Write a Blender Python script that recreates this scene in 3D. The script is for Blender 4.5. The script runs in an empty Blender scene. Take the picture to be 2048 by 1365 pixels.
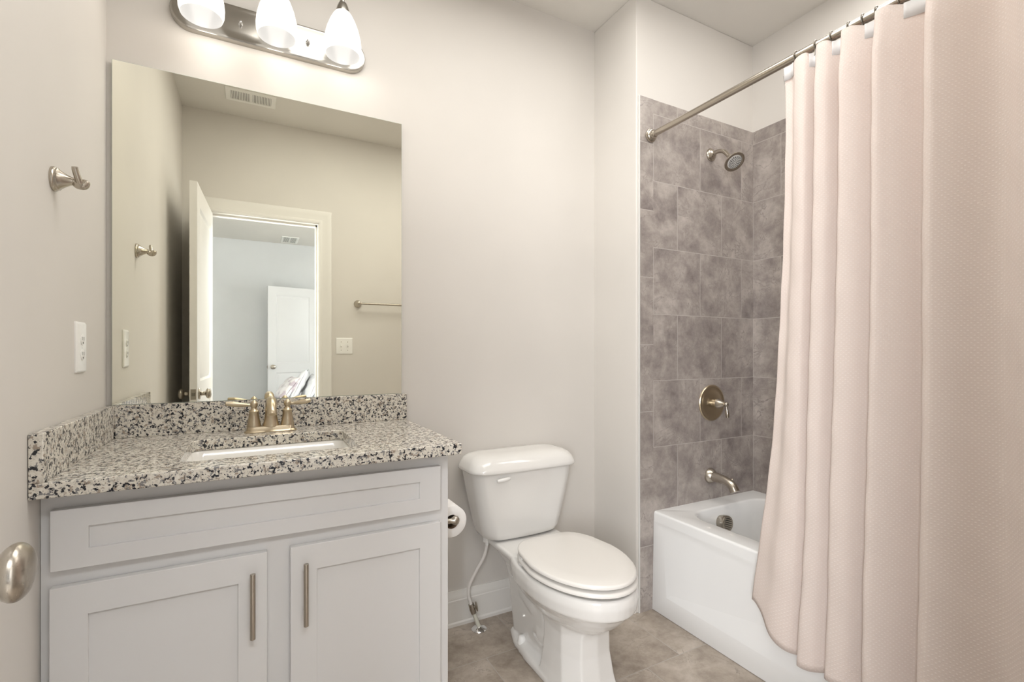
import bpy, bmesh, math, random
from mathutils import Vector, Matrix
from math import sin, cos, pi, radians
random.seed(7)
C = bpy.context.scene.collection
sc = bpy.context.scene

# ---------------------------------------------------------------- camera
cam_d = bpy.data.cameras.new('camera'); cam = bpy.data.objects.new('camera', cam_d); C.objects.link(cam)
cam.location = (0.399, -1.924, 1.157); cam.rotation_euler = (radians(90), 0, -0.4912)
cam_d.sensor_width = 36; cam_d.lens = 967.6/2048*36; cam_d.shift_y = 0.0106; cam_d.clip_start = 0.02
sc.camera = cam
# ---------------------------------------------------------------- view, world
sc.view_settings.view_transform = 'Standard'; sc.view_settings.look = 'None'
sc.view_settings.gamma = 1; sc.view_settings.use_curve_mapping = False
sc.view_settings.exposure = 0.22
w = bpy.data.worlds.new('world'); sc.world = w; w.use_nodes = True
w.node_tree.nodes['Background'].inputs[0].default_value = (0.75, 0.85, 1, 1)
w.node_tree.nodes['Background'].inputs[1].default_value = 0.5
# ---------------------------------------------------------------- large lights
def area(name, loc, target, sx, sy, power, col):
    d = bpy.data.lights.new(name, 'AREA'); d.shape = 'RECTANGLE'; d.size = sx; d.size_y = sy
    d.energy = power; d.color = col
    o = bpy.data.objects.new(name, d); C.objects.link(o); o.location = loc
    o.rotation_euler = (Vector(target)-Vector(loc)).to_track_quat('-Z', 'Y').to_euler()
    return o
# bedroom window daylight, then added unseen fill lamps for doorway, bathroom and shower
area('bedroom_window_light', (3.85, -3.6, 1.5), (0.2, -4.7, 1.4), 2.2, 1.7, 66, (0.90, 0.945, 1.0))
area('doorway_fill_left', (-0.55, -2.75, 1.45), (1.5, -0.7, 0.7), 0.8, 1.4, 84, (0.94, 0.96, 1.0))  # unseen lamp standing in for daylight through the doorway
area('doorway_fill_right', (1.85, -3.0, 1.45), (0.3, -0.8, 0.8), 1.0, 1.4, 11, (0.94, 0.96, 1.0))  # second unseen stand-in for doorway daylight, aimed towards the vanity
area('door_header_fill', (0.52, -2.45, 2.56), (0.75, -0.6, 0.60), 0.9, 0.5, 26, (0.95, 0.97, 1.0))  # added fill, hidden above the door header, for the lower bathroom
area('bathroom_fill', (1.10, -0.85, 2.72), (1.10, -0.92, 0), 1.3, 0.8, 14.5, (1.0, 0.98, 0.94))  # made-up overhead fill brightening the whole bathroom, kept out of view
area('shower_fill', (2.36, -1.15, 2.72), (2.30, -1.0, 0), 0.45, 0.9, 6, (1.0, 0.97, 0.93))  # added fill that brightens the tiled alcove, not a known fixture

# ---------------------------------------------------------------- materials
def new_mat(name):
    m = bpy.data.materials.new(name); m.use_nodes = True
    return m, m.node_tree, m.node_tree.nodes['Principled BSDF']
def N(nt, t, **kw):
    n = nt.nodes.new(t)
    for k, v in kw.items():
        if k in n.inputs: n.inputs[k].default_value = v
        else: setattr(n, k, v)
    return n
def ramp(nt, stops, fac, interp='LINEAR'):
    r = nt.nodes.new('ShaderNodeValToRGB'); r.color_ramp.interpolation = interp
    e = r.color_ramp.elements
    while len(e) < len(stops): e.new(0.5)
    for i, (p, c) in enumerate(stops):
        e[i].position = p; e[i].color = (*c, 1) if len(c) == 3 else c
    nt.links.new(fac, r.inputs[0]); return r
def mixc(nt, fac, a, b, mode='MIX'):
    m = nt.nodes.new('ShaderNodeMix'); m.data_type = 'RGBA'; m.blend_type = mode
    for s, v in ((0, fac), (6, a), (7, b)):
        if hasattr(v, 'links'): nt.links.new(v, m.inputs[s])
        elif isinstance(v, (int, float)): m.inputs[s].default_value = v
        else: m.inputs[s].default_value = (*v, 1)
    return m.outputs[2]
def srgb(r, g, b):
    f = lambda c: (c/255/12.92) if c/255 <= 0.04045 else ((c/255+0.055)/1.055)**2.4
    return (f(r), f(g), f(b))
def add_bump(nt, b, height, strength, dist=0.001):
    bp = nt.nodes.new('ShaderNodeBump'); bp.inputs['Strength'].default_value = strength
    bp.inputs['Distance'].default_value = dist
    nt.links.new(height, bp.inputs['Height']); nt.links.new(bp.outputs[0], b.inputs['Normal'])
def paint(name, col, rough=0.6, noise=0.03, bump=0.1, scale=250):
    m, nt, b = new_mat(name)
    geo = N(nt, 'ShaderNodeNewGeometry')
    n1 = N(nt, 'ShaderNodeTexNoise', Scale=1.4, Detail=3.0); nt.links.new(geo.outputs['Position'], n1.inputs['Vector'])
    lo = tuple(c*(1-noise) for c in col); hi = tuple(min(1, c*(1+noise)) for c in col)
    r = ramp(nt, [(0.35, lo), (0.65, hi)], n1.outputs['Fac'])
    nt.links.new(r.outputs[0], b.inputs['Base Color']); b.inputs['Roughness'].default_value = rough
    if bump:
        n2 = N(nt, 'ShaderNodeTexNoise', Scale=float(scale), Detail=2.0); nt.links.new(geo.outputs['Position'], n2.inputs['Vector'])
        add_bump(nt, b, n2.outputs['Fac'], bump, 0.0006)
    return m
M = {}
M['wall'] = paint('wall_paint', (0.70, 0.668, 0.625), 0.62)
M['ceiling'] = paint('ceiling_paint', (0.76, 0.735, 0.69), 0.8, scale=180)
M['bedwall'] = paint('bedroom_paint', (0.66, 0.67, 0.68), 0.7)
M['trim'] = paint('trim_paint', (0.82, 0.80, 0.76), 0.32, 0.01, 0.03)
M['cab'] = paint('cabinet_paint', (0.735, 0.728, 0.72), 0.38, 0.008, 0.03)
M['door'] = paint('door_paint', (0.82, 0.80, 0.77), 0.35, 0.01, 0.04)
M['plastic'] = paint('white_plastic', (0.88, 0.87, 0.84), 0.28, 0.0, 0)
M['door2'] = paint('bedroom_door_paint', (0.66, 0.66, 0.67), 0.4, 0.01, 0.03)
M['dark'] = paint('dark_recess', (0.05, 0.045, 0.04), 0.7, 0.0, 0)
M['grille_dark'] = paint('register_recess', (0.30, 0.29, 0.27), 0.7, 0.0, 0)
M['paper'] = paint('toilet_paper', (0.90, 0.88, 0.85), 0.9, 0.01, 0.3, 400)
M['card'] = paint('cardboard', (0.28, 0.19, 0.12), 0.9, 0.03, 0.1)
M['caulk'] = paint('caulk', (0.70, 0.69, 0.66), 0.5, 0.05, 0.4, 60)
M['hose'] = paint('supply_hose', (0.78, 0.75, 0.71), 0.4, 0.01, 0)
M['beigepipe'] = paint('supply_stub', (0.62, 0.61, 0.52), 0.4, 0.01, 0)
def ceramic(name, col, rough=0.07):
    m, nt, b = new_mat(name)
    geo = N(nt, 'ShaderNodeNewGeometry'); n = N(nt, 'ShaderNodeTexNoise', Scale=3.0); nt.links.new(geo.outputs['Position'], n.inputs['Vector'])
    r = ramp(nt, [(0.3, tuple(c*0.99 for c in col)), (0.7, col)], n.outputs['Fac'])
    nt.links.new(r.outputs[0], b.inputs['Base Color']); b.inputs['Roughness'].default_value = rough
    b.inputs['Coat Weight'].default_value = 0.35; b.inputs['Coat Roughness'].default_value = 0.04
    return m
M['porcelain'] = ceramic('porcelain', (0.80, 0.785, 0.755))
M['seat'] = ceramic('seat_plastic', (0.80, 0.775, 0.735), 0.2)
M['tub'] = ceramic('tub_enamel', (0.84, 0.84, 0.83), 0.12)
M['basin'] = ceramic('basin_enamel', (0.86, 0.84, 0.79), 0.12)
def metal(name, col, rough, streak=120, axis=(1, 1, 0.02)):
    m, nt, b = new_mat(name)
    tc = N(nt, 'ShaderNodeTexCoord'); mp = N(nt, 'ShaderNodeMapping'); mp.inputs['Scale'].default_value = axis
    n = N(nt, 'ShaderNodeTexNoise', Scale=float(streak*8), Detail=2.0)
    nt.links.new(tc.outputs['Object'], mp.inputs[0]); nt.links.new(mp.outputs[0], n.inputs['Vector'])
    b.inputs['Base Color'].default_value = (*col, 1); b.inputs['Metallic'].default_value = 1
    r = N(nt, 'ShaderNodeMapRange'); r.inputs[3].default_value = rough*0.93; r.inputs[4].default_value = rough*1.08
    nt.links.new(n.outputs['Fac'], r.inputs[0]); nt.links.new(r.outputs[0], b.inputs['Roughness'])
    return m
M['nickel'] = metal('brushed_nickel', (0.50, 0.455, 0.39), 0.26)
M['nickel_d'] = metal('dark_brushed_nickel', (0.44, 0.40, 0.345), 0.28)
M['nickel_warmlit'] = metal('warm_lit_nickel', (0.56, 0.475, 0.345), 0.30)  # nickel with the warmth of the lamplight put into its colour
M['plate'] = metal('light_plate_nickel', (0.42, 0.40, 0.365), 0.21)
M['plate'].node_tree.nodes['Principled BSDF'].inputs['Anisotropic'].default_value = 0.85
M['plate'].node_tree.nodes['Principled BSDF'].inputs['Anisotropic Rotation'].default_value = 0.25
_t = M['plate'].node_tree.nodes.new('ShaderNodeTangent'); _t.direction_type = 'RADIAL'; _t.axis = 'Z'
M['plate'].node_tree.links.new(_t.outputs[0], M['plate'].node_tree.nodes['Principled BSDF'].inputs['Tangent'])
M['chrome'] = metal('chrome', (0.8, 0.8, 0.8), 0.06)
M['steel'] = metal('dark_steel', (0.25, 0.23, 0.2), 0.35)

def granite():
    m, nt, b = new_mat('granite')
    geo = N(nt, 'ShaderNodeNewGeometry')
    def noise(sc_, det, off, rough=0.6):
        mp = N(nt, 'ShaderNodeMapping'); mp.inputs['Location'].default_value = off
        n = N(nt, 'ShaderNodeTexNoise', Scale=float(sc_), Detail=float(det), Roughness=rough)
        nt.links.new(geo.outputs['Position'], mp.inputs[0]); nt.links.new(mp.outputs[0], n.inputs['Vector']); return n.outputs['Fac']
    def mixn(a, b_, k):
        m1 = N(nt, 'ShaderNodeMath', operation='MULTIPLY'); nt.links.new(a, m1.inputs[0]); m1.inputs[1].default_value = k
        m2 = N(nt, 'ShaderNodeMath', operation='MULTIPLY_ADD'); nt.links.new(b_, m2.inputs[0]); m2.inputs[1].default_value = 1-k; nt.links.new(m1.outputs[0], m2.inputs[2])
        return m2.outputs[0]
    fine = noise(190, 2, (2, 2, 5), 0.6)
    base = ramp(nt, [(0.36, srgb(186, 180, 170)), (0.46, srgb(216, 210, 198)), (0.60, srgb(228, 223, 212)), (0.8, srgb(240, 237, 229))], mixn(noise(70, 3, (0, 0, 0)), fine, 0.6))
    brown = ramp(nt, [(0.545, (0, 0, 0)), (0.60, (1, 1, 1))], mixn(noise(76, 2, (3, 1, 2)), fine, 0.62))
    c1 = mixc(nt, brown.outputs[0], base.outputs[0], srgb(158, 144, 130))
    grey = ramp(nt, [(0.543, (0, 0, 0)), (0.58, (1, 1, 1))], mixn(noise(92, 2, (7, 5, 1)), noise(210, 2, (5, 1, 1)), 0.6))
    c2 = mixc(nt, grey.outputs[0], c1, srgb(126, 124, 124))
    blk = ramp(nt, [(0.543, (0, 0, 0)), (0.563, (1, 1, 1))], mixn(noise(80, 2, (1, 9, 4)), noise(170, 2, (9, 2, 3)), 0.58))
    c3 = mixc(nt, blk.outputs[0], c2, srgb(40, 41, 47))
    nt.links.new(c3, b.inputs['Base Color']); b.inputs['Roughness'].default_value = 0.13
    return m
M['granite'] = granite()

def tile(name, kind, dark, mid, light, ox, oy, size, grout, rough, width=None):
    m, nt, b = new_mat(name)
    geo = N(nt, 'ShaderNodeNewGeometry'); sp = N(nt, 'ShaderNodeSeparateXYZ'); nt.links.new(geo.outputs['Position'], sp.inputs[0])
    cb = N(nt, 'ShaderNodeCombineXYZ')
    a, c = {'xz': (0, 2), 'yz': (1, 2), 'xy': (0, 1)}[kind]
    for src, off, dst in ((a, ox, 0), (c, oy, 1)):
        s = N(nt, 'ShaderNodeMath', operation='SUBTRACT'); nt.links.new(sp.outputs[src], s.inputs[0]); s.inputs[1].default_value = off
        nt.links.new(s.outputs[0], cb.inputs[dst])
    br = N(nt, 'ShaderNodeTexBrick'); br.offset = 0.5; br.squash = 1.0
    nt.links.new(cb.outputs[0], br.inputs['Vector'])
    br.inputs['Scale'].default_value = 1.0; br.inputs['Mortar Size'].default_value = 0.0016; br.inputs['Mortar Smooth'].default_value = 0.1
    br.inputs['Brick Width'].default_value = width or size; br.inputs['Row Height'].default_value = size
    br.inputs['Color1'].default_value = (0.15, 0.15, 0.15, 1); br.inputs['Color2'].default_value = (0.85, 0.85, 0.85, 1)
    br.inputs['Mortar'].default_value = (0.5, 0.5, 0.5, 1)
    # shift the marbling from tile to tile
    sh = N(nt, 'ShaderNodeVectorMath', operation='SCALE'); sh.inputs['Scale'].default_value = 13.0
    nt.links.new(br.outputs['Color'], sh.inputs[0])
    ad = N(nt, 'ShaderNodeVectorMath', operation='ADD'); nt.links.new(geo.outputs['Position'], ad.inputs[0]); nt.links.new(sh.outputs[0], ad.inputs[1])
    n1 = N(nt, 'ShaderNodeTexNoise', Scale=8.0, Detail=10.0, Roughness=0.70, Distortion=0.15); nt.links.new(ad.outputs[0], n1.inputs['Vector'])
    n2 = N(nt, 'ShaderNodeTexNoise', Scale=5.0, Detail=6.0, Roughness=0.62, Distortion=0.8); nt.links.new(ad.outputs[0], n2.inputs['Vector'])
    r1 = ramp(nt, [(0.34, dark), (0.5, mid), (0.68, light)], n1.outputs['Fac'])
    d = N(nt, 'ShaderNodeMath', operation='SUBTRACT'); nt.links.new(n2.outputs['Fac'], d.inputs[0]); d.inputs[1].default_value = 0.5
    ab = N(nt, 'ShaderNodeMath', operation='ABSOLUTE'); nt.links.new(d.outputs[0], ab.inputs[0])
    vein = ramp(nt, [(0.0, (1, 1, 1)), (0.010, (0, 0, 0))], ab.outputs[0])
    msk = ramp(nt, [(0.42, (0, 0, 0)), (0.60, (0.6, 0.6, 0.6))], n1.outputs['Fac'])
    vm = mixc(nt, 1.0, vein.outputs[0], msk.outputs[0], 'MULTIPLY')
    c1 = mixc(nt, vm, r1.outputs[0], tuple(x*0.55 for x in dark))
    c2 = mixc(nt, br.outputs['Fac'], c1, grout)
    nt.links.new(c2, b.inputs['Base Color']); b.inputs['Roughness'].default_value = rough
    inv = N(nt, 'ShaderNodeMath', operation='SUBTRACT'); inv.inputs[0].default_value = 1; nt.links.new(br.outputs['Fac'], inv.inputs[1])
    add_bump(nt, b, inv.outputs[0], 0.5, 0.001)
    return m
TD, TM, TL, TG = srgb(128, 119, 116), srgb(160, 151, 145), srgb(189, 180, 173), srgb(184, 177, 171)
M['tile_end'] = tile('wall_tile_end', 'xz', TD, TM, TL, 1.988, 0.4255+0.0005-0.3004*2, 0.3004, TG, 0.32)
M['tile_side'] = tile('wall_tile_side', 'yz', TD, TM, TL, -0.455, 0.426-0.3004*2, 0.3004, TG, 0.32)
M['tile_edge'] = tile('wall_tile_edge', 'xz', TD, TM, TL, 1.80, 0.2890-0.3004*2, 0.3004, TG, 0.32, 20.0)
M['floor'] = tile('floor_tile', 'xy', srgb(140, 128, 115), srgb(168, 156, 143), srgb(190, 179, 167), 1.67-0.33*8, -0.597-0.33*20, 0.33, srgb(174, 167, 159), 0.38)
M['carpet'] = paint('bedroom_carpet', (0.45, 0.42, 0.38), 0.95, 0.08, 0.6, 300)

def mirror_mat():
    m, nt, b = new_mat('mirror_silver')
    b.inputs['Base Color'].default_value = (0.95, 0.95, 0.85, 1); b.inputs['Metallic'].default_value = 1; b.inputs['Roughness'].default_value = 0.0
    return m
M['mirror'] = mirror_mat()
def glass_edge():
    m, nt, b = new_mat('mirror_edge_glass'); b.inputs['Base Color'].default_value = (0.62, 0.68, 0.62, 1); b.inputs['Roughness'].default_value = 0.1
    return m
M['mirror_edge'] = glass_edge()
def shade_mat(name, strength, base):
    m, nt, b = new_mat(name)
    tc = N(nt, 'ShaderNodeTexCoord'); n = N(nt, 'ShaderNodeTexNoise', Scale=9.0, Detail=2.0); nt.links.new(tc.outputs['Object'], n.inputs['Vector'])
    mr = N(nt, 'ShaderNodeMapRange'); mr.inputs[3].default_value = strength*0.95; mr.inputs[4].default_value = strength*1.05
    nt.links.new(n.outputs['Fac'], mr.inputs[0]); nt.links.new(mr.outputs[0], b.inputs['Emission Strength'])
    b.inputs['Emission Color'].default_value = (1.0, 0.965, 0.91, 1)
    b.inputs['Base Color'].default_value = (*base, 1); b.inputs['Roughness'].default_value = 0.25
    return m
M['shade'] = shade_mat('frosted_glass_lit', 0.92, (0.35, 0.345, 0.33))
M['shade_in'] = shade_mat('frosted_glass_inside_dimmed', 0.42, (0.10, 0.10, 0.10))  # same glass painted darker and dimmer so the open mouth looks greyer
def emit(name, col, s):
    m, nt, b = new_mat(name); b.inputs['Base Color'].default_value = (0.8, 0.8, 0.8, 1)
    b.inputs['Emission Color'].default_value = (*col, 1); b.inputs['Emission Strength'].default_value = s; return m
M['bulb'] = emit('bulb_glow', (1, 0.95, 0.88), 5)
def curtain_mat():
    m, nt, b = new_mat('blush_waffle_fabric'); out = nt.nodes['Material Output']
    uv = N(nt, 'ShaderNodeUVMap'); mp = N(nt, 'ShaderNodeMapping'); nt.links.new(uv.outputs[0], mp.inputs[0])
    mp.inputs['Rotation'].default_value = (0, 0, radians(45)); mp.inputs['Scale'].default_value = (1/0.0085,)*3
    v = N(nt, 'ShaderNodeTexVoronoi', Randomness=0.0, Scale=1.0); nt.links.new(mp.outputs[0], v.inputs['Vector'])
    dot = ramp(nt, [(0.10, (1, 1, 1)), (0.30, (0, 0, 0))], v.outputs['Distance'])
    base = mixc(nt, dot.outputs[0], (0.875, 0.79, 0.735), (0.94, 0.87, 0.825))
    nt.links.new(base, b.inputs['Base Color']); b.inputs['Roughness'].default_value = 0.75
    b.inputs['Sheen Weight'].default_value = 0.25; b.inputs['Sheen Roughness'].default_value = 0.4
    n = N(nt, 'ShaderNodeTexNoise', Scale=900.0); nt.links.new(uv.outputs[0], n.inputs['Vector'])
    h = N(nt, 'ShaderNodeMath', operation='MULTIPLY_ADD'); nt.links.new(dot.outputs[0], h.inputs[0]); h.inputs[1].default_value = 0.7; nt.links.new(n.outputs['Fac'], h.inputs[2])
    add_bump(nt, b, h.outputs[0], 0.55, 0.0012)
    tr = N(nt, 'ShaderNodeBsdfTranslucent'); tr.inputs[0].default_value = (0.93, 0.74, 0.64, 1)
    mx = N(nt, 'ShaderNodeMixShader'); mx.inputs[0].default_value = 0.26
    nt.links.new(b.outputs[0], mx.inputs[1]); nt.links.new(tr.outputs[0], mx.inputs[2]); nt.links.new(mx.outputs[0], out.inputs[0])
    return m
M['curtain'] = curtain_mat()
M['tape'] = paint('white_tape', (0.70, 0.68, 0.67), 0.6, 0.05, 0.5, 120)
def liner():
    m, nt, b = new_mat('clear_vinyl')
    out = nt.nodes['Material Output']; t = N(nt, 'ShaderNodeBsdfTransparent'); g = N(nt, 'ShaderNodeBsdfGlossy', Roughness=0.08)
    mx = N(nt, 'ShaderNodeMixShader'); mx.inputs[0].default_value = 0.12
    nt.links.new(t.outputs[0], mx.inputs[1]); nt.links.new(g.outputs[0], mx.inputs[2]); nt.links.new(mx.outputs[0], out.inputs[0]); return m
M['liner'] = liner()
def fabric(name, a, c, scale):
    m, nt, b = new_mat(name)
    tc = N(nt, 'ShaderNodeTexCoord'); n = N(nt, 'ShaderNodeTexNoise', Scale=float(scale), Detail=3.0); nt.links.new(tc.outputs['Object'], n.inputs['Vector'])
    r = ramp(nt, [(0.5, a), (0.6, c)], n.outputs['Fac']); nt.links.new(r.outputs[0], b.inputs['Base Color']); b.inputs['Roughness'].default_value = 0.9
    return m
M['pillow_w'] = fabric('white_cotton', (0.86, 0.87, 0.9), (0.8, 0.82, 0.86), 6)
M['pillow_p'] = fabric('mauve_print_cotton', (0.86, 0.83, 0.85), (0.58, 0.50, 0.56), 11)
M['bedding'] = fabric('bedding', (0.8, 0.8, 0.84), (0.74, 0.74, 0.78), 4)

# ---------------------------------------------------------------- mesh helpers
ORG = {}
def finish(name, bm, mat, parent=None, angle=35, bevel=0, sub=0, seg=2):
    me = bpy.data.meshes.new(name)
    bmesh.ops.recalc_face_normals(bm, faces=bm.faces)
    org = ORG.get(parent.name, Vector((0, 0, 0))) if parent else Vector((0, 0, 0))
    bmesh.ops.translate(bm, verts=bm.verts, vec=-org)
    bm.to_mesh(me); bm.free()
    for p in me.polygons: p.use_smooth = True
    me.set_sharp_from_angle(angle=radians(angle))
    mats = mat if isinstance(mat, (list, tuple)) else [mat]
    for mm in mats: me.materials.append(M[mm] if isinstance(mm, str) else mm)
    o = bpy.data.objects.new(name, me); C.objects.link(o)
    if parent: o.parent = parent; ORG[o.name] = org
    if bevel:
        b = o.modifiers.new('bevel', 'BEVEL'); b.width = bevel; b.segments = seg; b.limit_method = 'ANGLE'; b.angle_limit = radians(30)
        b.harden_normals = False
    if sub:
        s = o.modifiers.new('sub', 'SUBSURF'); s.levels = sub; s.render_levels = sub
    return o
def thing(name, label, cat, loc, group=None):
    o = bpy.data.objects.new(name, None); C.objects.link(o); o.location = loc; o.empty_display_size = 0.05
    ORG[o.name] = Vector(loc); o['label'] = label; o['category'] = cat
    if group: o['group'] = group
    return o
def tag(o, label, cat, group=None):
    o['label'] = label; o['category'] = cat
    if group: o['group'] = group
    return o
def struct(name, bm, mat, **kw):
    o = finish(name, bm, mat, **kw); o['kind'] = 'structure'; return o
def recenter(o, loc):
    """move the origin of a top-level mesh without moving the mesh"""
    o.data.transform(Matrix.Translation(-Vector(loc))); o.location = loc; return o
def B(): return bmesh.new()
def box(bm, x0, x1, y0, y1, z0, z1):
    vs = [bm.verts.new(p) for p in ((x0,y0,z0),(x1,y0,z0),(x1,y1,z0),(x0,y1,z0),(x0,y0,z1),(x1,y0,z1),(x1,y1,z1),(x0,y1,z1))]
    for f in ((0,3,2,1),(4,5,6,7),(0,1,5,4),(1,2,6,5),(2,3,7,6),(3,0,4,7)): bm.faces.new([vs[i] for i in f])
    return vs
def loft(bm, rings, cap0=True, cap1=True, closed=True):
    L = [[bm.verts.new(p) for p in r] for r in rings]; n = len(L[0])
    for i in range(len(L)-1):
        for j in range(n if closed else n-1):
            k = (j+1) % n
            bm.faces.new((L[i][j], L[i][k], L[i+1][k], L[i+1][j]))
    if cap0: bm.faces.new(L[0][::-1])
    if cap1: bm.faces.new(L[-1])
    return L
def frame(d):
    d = Vector(d).normalized(); a = Vector((0, 0, 1)) if abs(d.z) < 0.9 else Vector((1, 0, 0))
    u = a.cross(d).normalized(); v = d.cross(u).normalized(); return u, v, d
def lathe(bm, org, axis, prof, seg=40, cap0=True, cap1=True, sx=1, sy=1):
    """prof: (distance along the axis, radius)"""
    u, v, d = frame(axis); o = Vector(org)
    rings = [[o + d*t + u*(max(r, 1e-5)*cos(2*pi*k/seg)*sx) + v*(max(r, 1e-5)*sin(2*pi*k/seg)*sy) for k in range(seg)] for t, r in prof]
    loft(bm, rings, cap0, cap1)
def catmull(P, n=8):
    P = [Vector(p) for p in P]; out = []
    for i in range(len(P)-1):
        a = P[i-1] if i else 2*P[0]-P[1]; b = P[i]; c = P[i+1]; d = P[i+2] if i+2 < len(P) else 2*P[-1]-P[-2]
        for k in range(n):
            t = k/n
            out.append(0.5*((2*b)+(c-a)*t+(2*a-5*b+4*c-d)*t*t+(3*b-a-3*c+d)*t**3))
    out.append(P[-1]); return out
def tube(bm, pts, rad, seg=20, n=8, smooth=True, cap=True):
    R = rad if isinstance(rad, (list, tuple)) else [rad]*len(pts)
    if smooth and len(pts) > 2:
        q = catmull([(*p, ) for p in pts], n)
        rr = []
        for i in range(len(pts)-1):
            for k in range(n): rr.append(R[i]+(R[i+1]-R[i])*k/n)
        rr.append(R[-1])
    else: q = [Vector(p) for p in pts]; rr = R
    prev = None; rings = []
    for i, p in enumerate(q):
        t = (q[min(i+1, len(q)-1)]-q[max(i-1, 0)]).normalized()
        if prev is None: u, v, _ = frame(t)
        else:
            u = (prev - t*prev.dot(t)).normalized(); v = t.cross(u)
        prev = u
        rings.append([p+u*rr[i]*cos(2*pi*k/seg)+v*rr[i]*sin(2*pi*k/seg) for k in range(seg)])
    loft(bm, rings, cap, cap)
def rrect(x0, x1, y0, y1, r, seg=6):
    """rounded rectangle outline, counter-clockwise"""
    pts = []
    for cx, cy, a in ((x1-r, y0+r, -90), (x1-r, y1-r, 0), (x0+r, y1-r, 90), (x0+r, y0+r, 180)):
        for k in range(seg+1):
            t = radians(a+90*k/seg); pts.append((cx+r*cos(t), cy+r*sin(t)))
    return pts
def cyl(bm, p, axis, length, r, seg=24): lathe(bm, p, axis, [(0, r), (length, r)], seg)

# ================================================================= SETTING
H = 2.744
XL, XW, XE, XT = -0.004, 1.892, 2.680, 1.989      # left wall, stub wall, far tub wall, tub apron
YA, YE = -0.304, -1.840                            # alcove end wall, entry wall
bm = B(); box(bm, -1.7, 4.1, -6.1, 0.15, -0.1, 0.0)
struct('floor', bm, 'floor')
bm = B(); box(bm, -1.62, 4.02, -5.93, -1.957, 0.0, 0.008); struct('floor_bedroom', bm, 'carpet')
bm = B(); box(bm, XL-0.1, 2.8, -1.90, 0.12, H, H+0.1); struct('ceiling', bm, 'ceiling')
bm = B(); box(bm, -1.7, 4.1, -6.1, -1.90, H, H+0.1); struct('ceiling_bedroom', bm, 'ceiling')
bm = B(); box(bm, XL-0.1, XL, -1.84, 0.12, 0, H); struct('wall_left', bm, 'wall')
bm = B(); box(bm, XL, XW, 0, 0.12, 0, H); struct('wall_back', bm, 'wall')
bm = B(); box(bm, XW, 2.8, YA+0.006, 0.12, 0, H); struct('wall_alcove', bm, 'wall', bevel=0.004)
bm = B(); box(bm, XE+0.006, 2.8, -1.84, YA+0.006, 0, H); struct('wall_right', bm, 'wall')
bm = B(); box(bm, 1.915, XE, YA, YA+0.006, 0.0, 2.293); struct('wall_tile_end', bm, 'tile_end')
bm = B(); box(bm, 1.9085, 1.9862, YA-0.0005, YA+0.006, 0.0, 2.2935); struct('wall_tile_edge', bm, 'tile_edge')
bm = B(); box(bm, XE, XE+0.006, -1.84, YA, 0.0, 2.293); struct('wall_tile_side', bm, 'tile_side')
bm = B(); box(bm, 1.9025, 1.9085, YA-0.001, YA+0.006, 0.0, 2.294); struct('trim_1', bm, 'caulk', bevel=0.001)
# entry wall round the door opening
OX0, OX1, OZ = 0.142, 0.815, 2.083
bm = B()
box(bm, XL-0.1, OX0, -1.957, YE, 0, H); box(bm, OX1, 2.8, -1.957, YE, 0, H); box(bm, OX0, OX1, -1.957, YE, OZ, H)
struct('wall_entry', bm, 'wall')
# door casing, both sides of the wall, with jamb
def casing_profile(bm, p0, p1, out, wdt, t0, nrm):
    """moulded casing from p0 to p1; `out` = direction away from the opening, mitred ends left square"""
    prof = [(0, 0), (0, 0.010), (0.006, 0.013), (0.018, 0.013), (0.024, 0.010), (0.055, 0.014), (0.070, 0.019), (wdt-0.004, 0.019), (wdt, 0.015), (wdt, 0)]
    p0, p1, out, nrm = map(Vector, (p0, p1, out, nrm))
    d = (p1-p0).normalized()
    return [[p0+out*a+nrm*b for a, b in prof], [p1+out*a+nrm*b for a, b in prof]], out, d, prof
def casing(y, ny, x0, x1, z):
    bm = B(); W = 0.088
    prof = [(0, 0), (0, 0.010), (0.006, 0.013), (0.018, 0.013), (0.024, 0.010), (0.055, 0.014), (0.070, 0.019), (W-0.004, 0.019), (W, 0.015), (W, 0)]
    rings = []
    for (px, pz, ox, oz) in ((x0, 0.0, -1, 0), (x0, z, -1, 1), (x1, z, 1, 1), (x1, 0.0, 1, 0)):
        rings.append([Vector((px+ox*a, y+ny*b, pz+oz*a)) for a, b in prof])
    loft(bm, rings, True, True, True); return bm
struct('trim_2', casing(YE, 1, OX0+0.002, OX1, OZ), 'trim', angle=25)
struct('trim_3', casing(-1.957, -1, OX0+0.002, OX1, OZ), 'trim', angle=25)
bm = B()
box(bm, OX0-0.006, OX0+0.004, -1.957, YE, 0, OZ+0.004); box(bm, OX1-0.004, OX1+0.006, -1.957, YE, 0, OZ+0.004); box(bm, OX0, OX1, -1.957, YE, OZ-0.004, OZ+0.006)
box(bm, OX1-0.016, OX1-0.004, -1.925, -1.885, 0, OZ-0.004); box(bm, OX0+0.004, OX0+0.014, -1.925, -1.885, 0, OZ-0.004); box(bm, OX0+0.004, OX1-0.004, -1.925, -1.885, OZ-0.016, OZ-0.004)
struct('trim_4', bm, 'trim')
# bedroom shell
bm = B(); box(bm, -1.7, 4.1, -6.1, -5.93, 0, H); struct('wall_bedroom_far', bm, 'bedwall')
bm = B(); box(bm, -1.72, -1.62, -6.1, -1.84, 0, H); struct('wall_bedroom_left', bm, 'bedwall')
bm = B(); box(bm, 4.02, 4.12, -6.1, -1.84, 0, H); struct('wall_bedroom_right', bm, 'bedwall')
bm = B(); box(bm, -1.7, XL-0.1, -1.957, -1.84, 0, H); box(bm, 2.8, 4.1, -1.957, -1.84, 0, H); struct('wall_bedroom_near', bm, 'bedwall')
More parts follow.
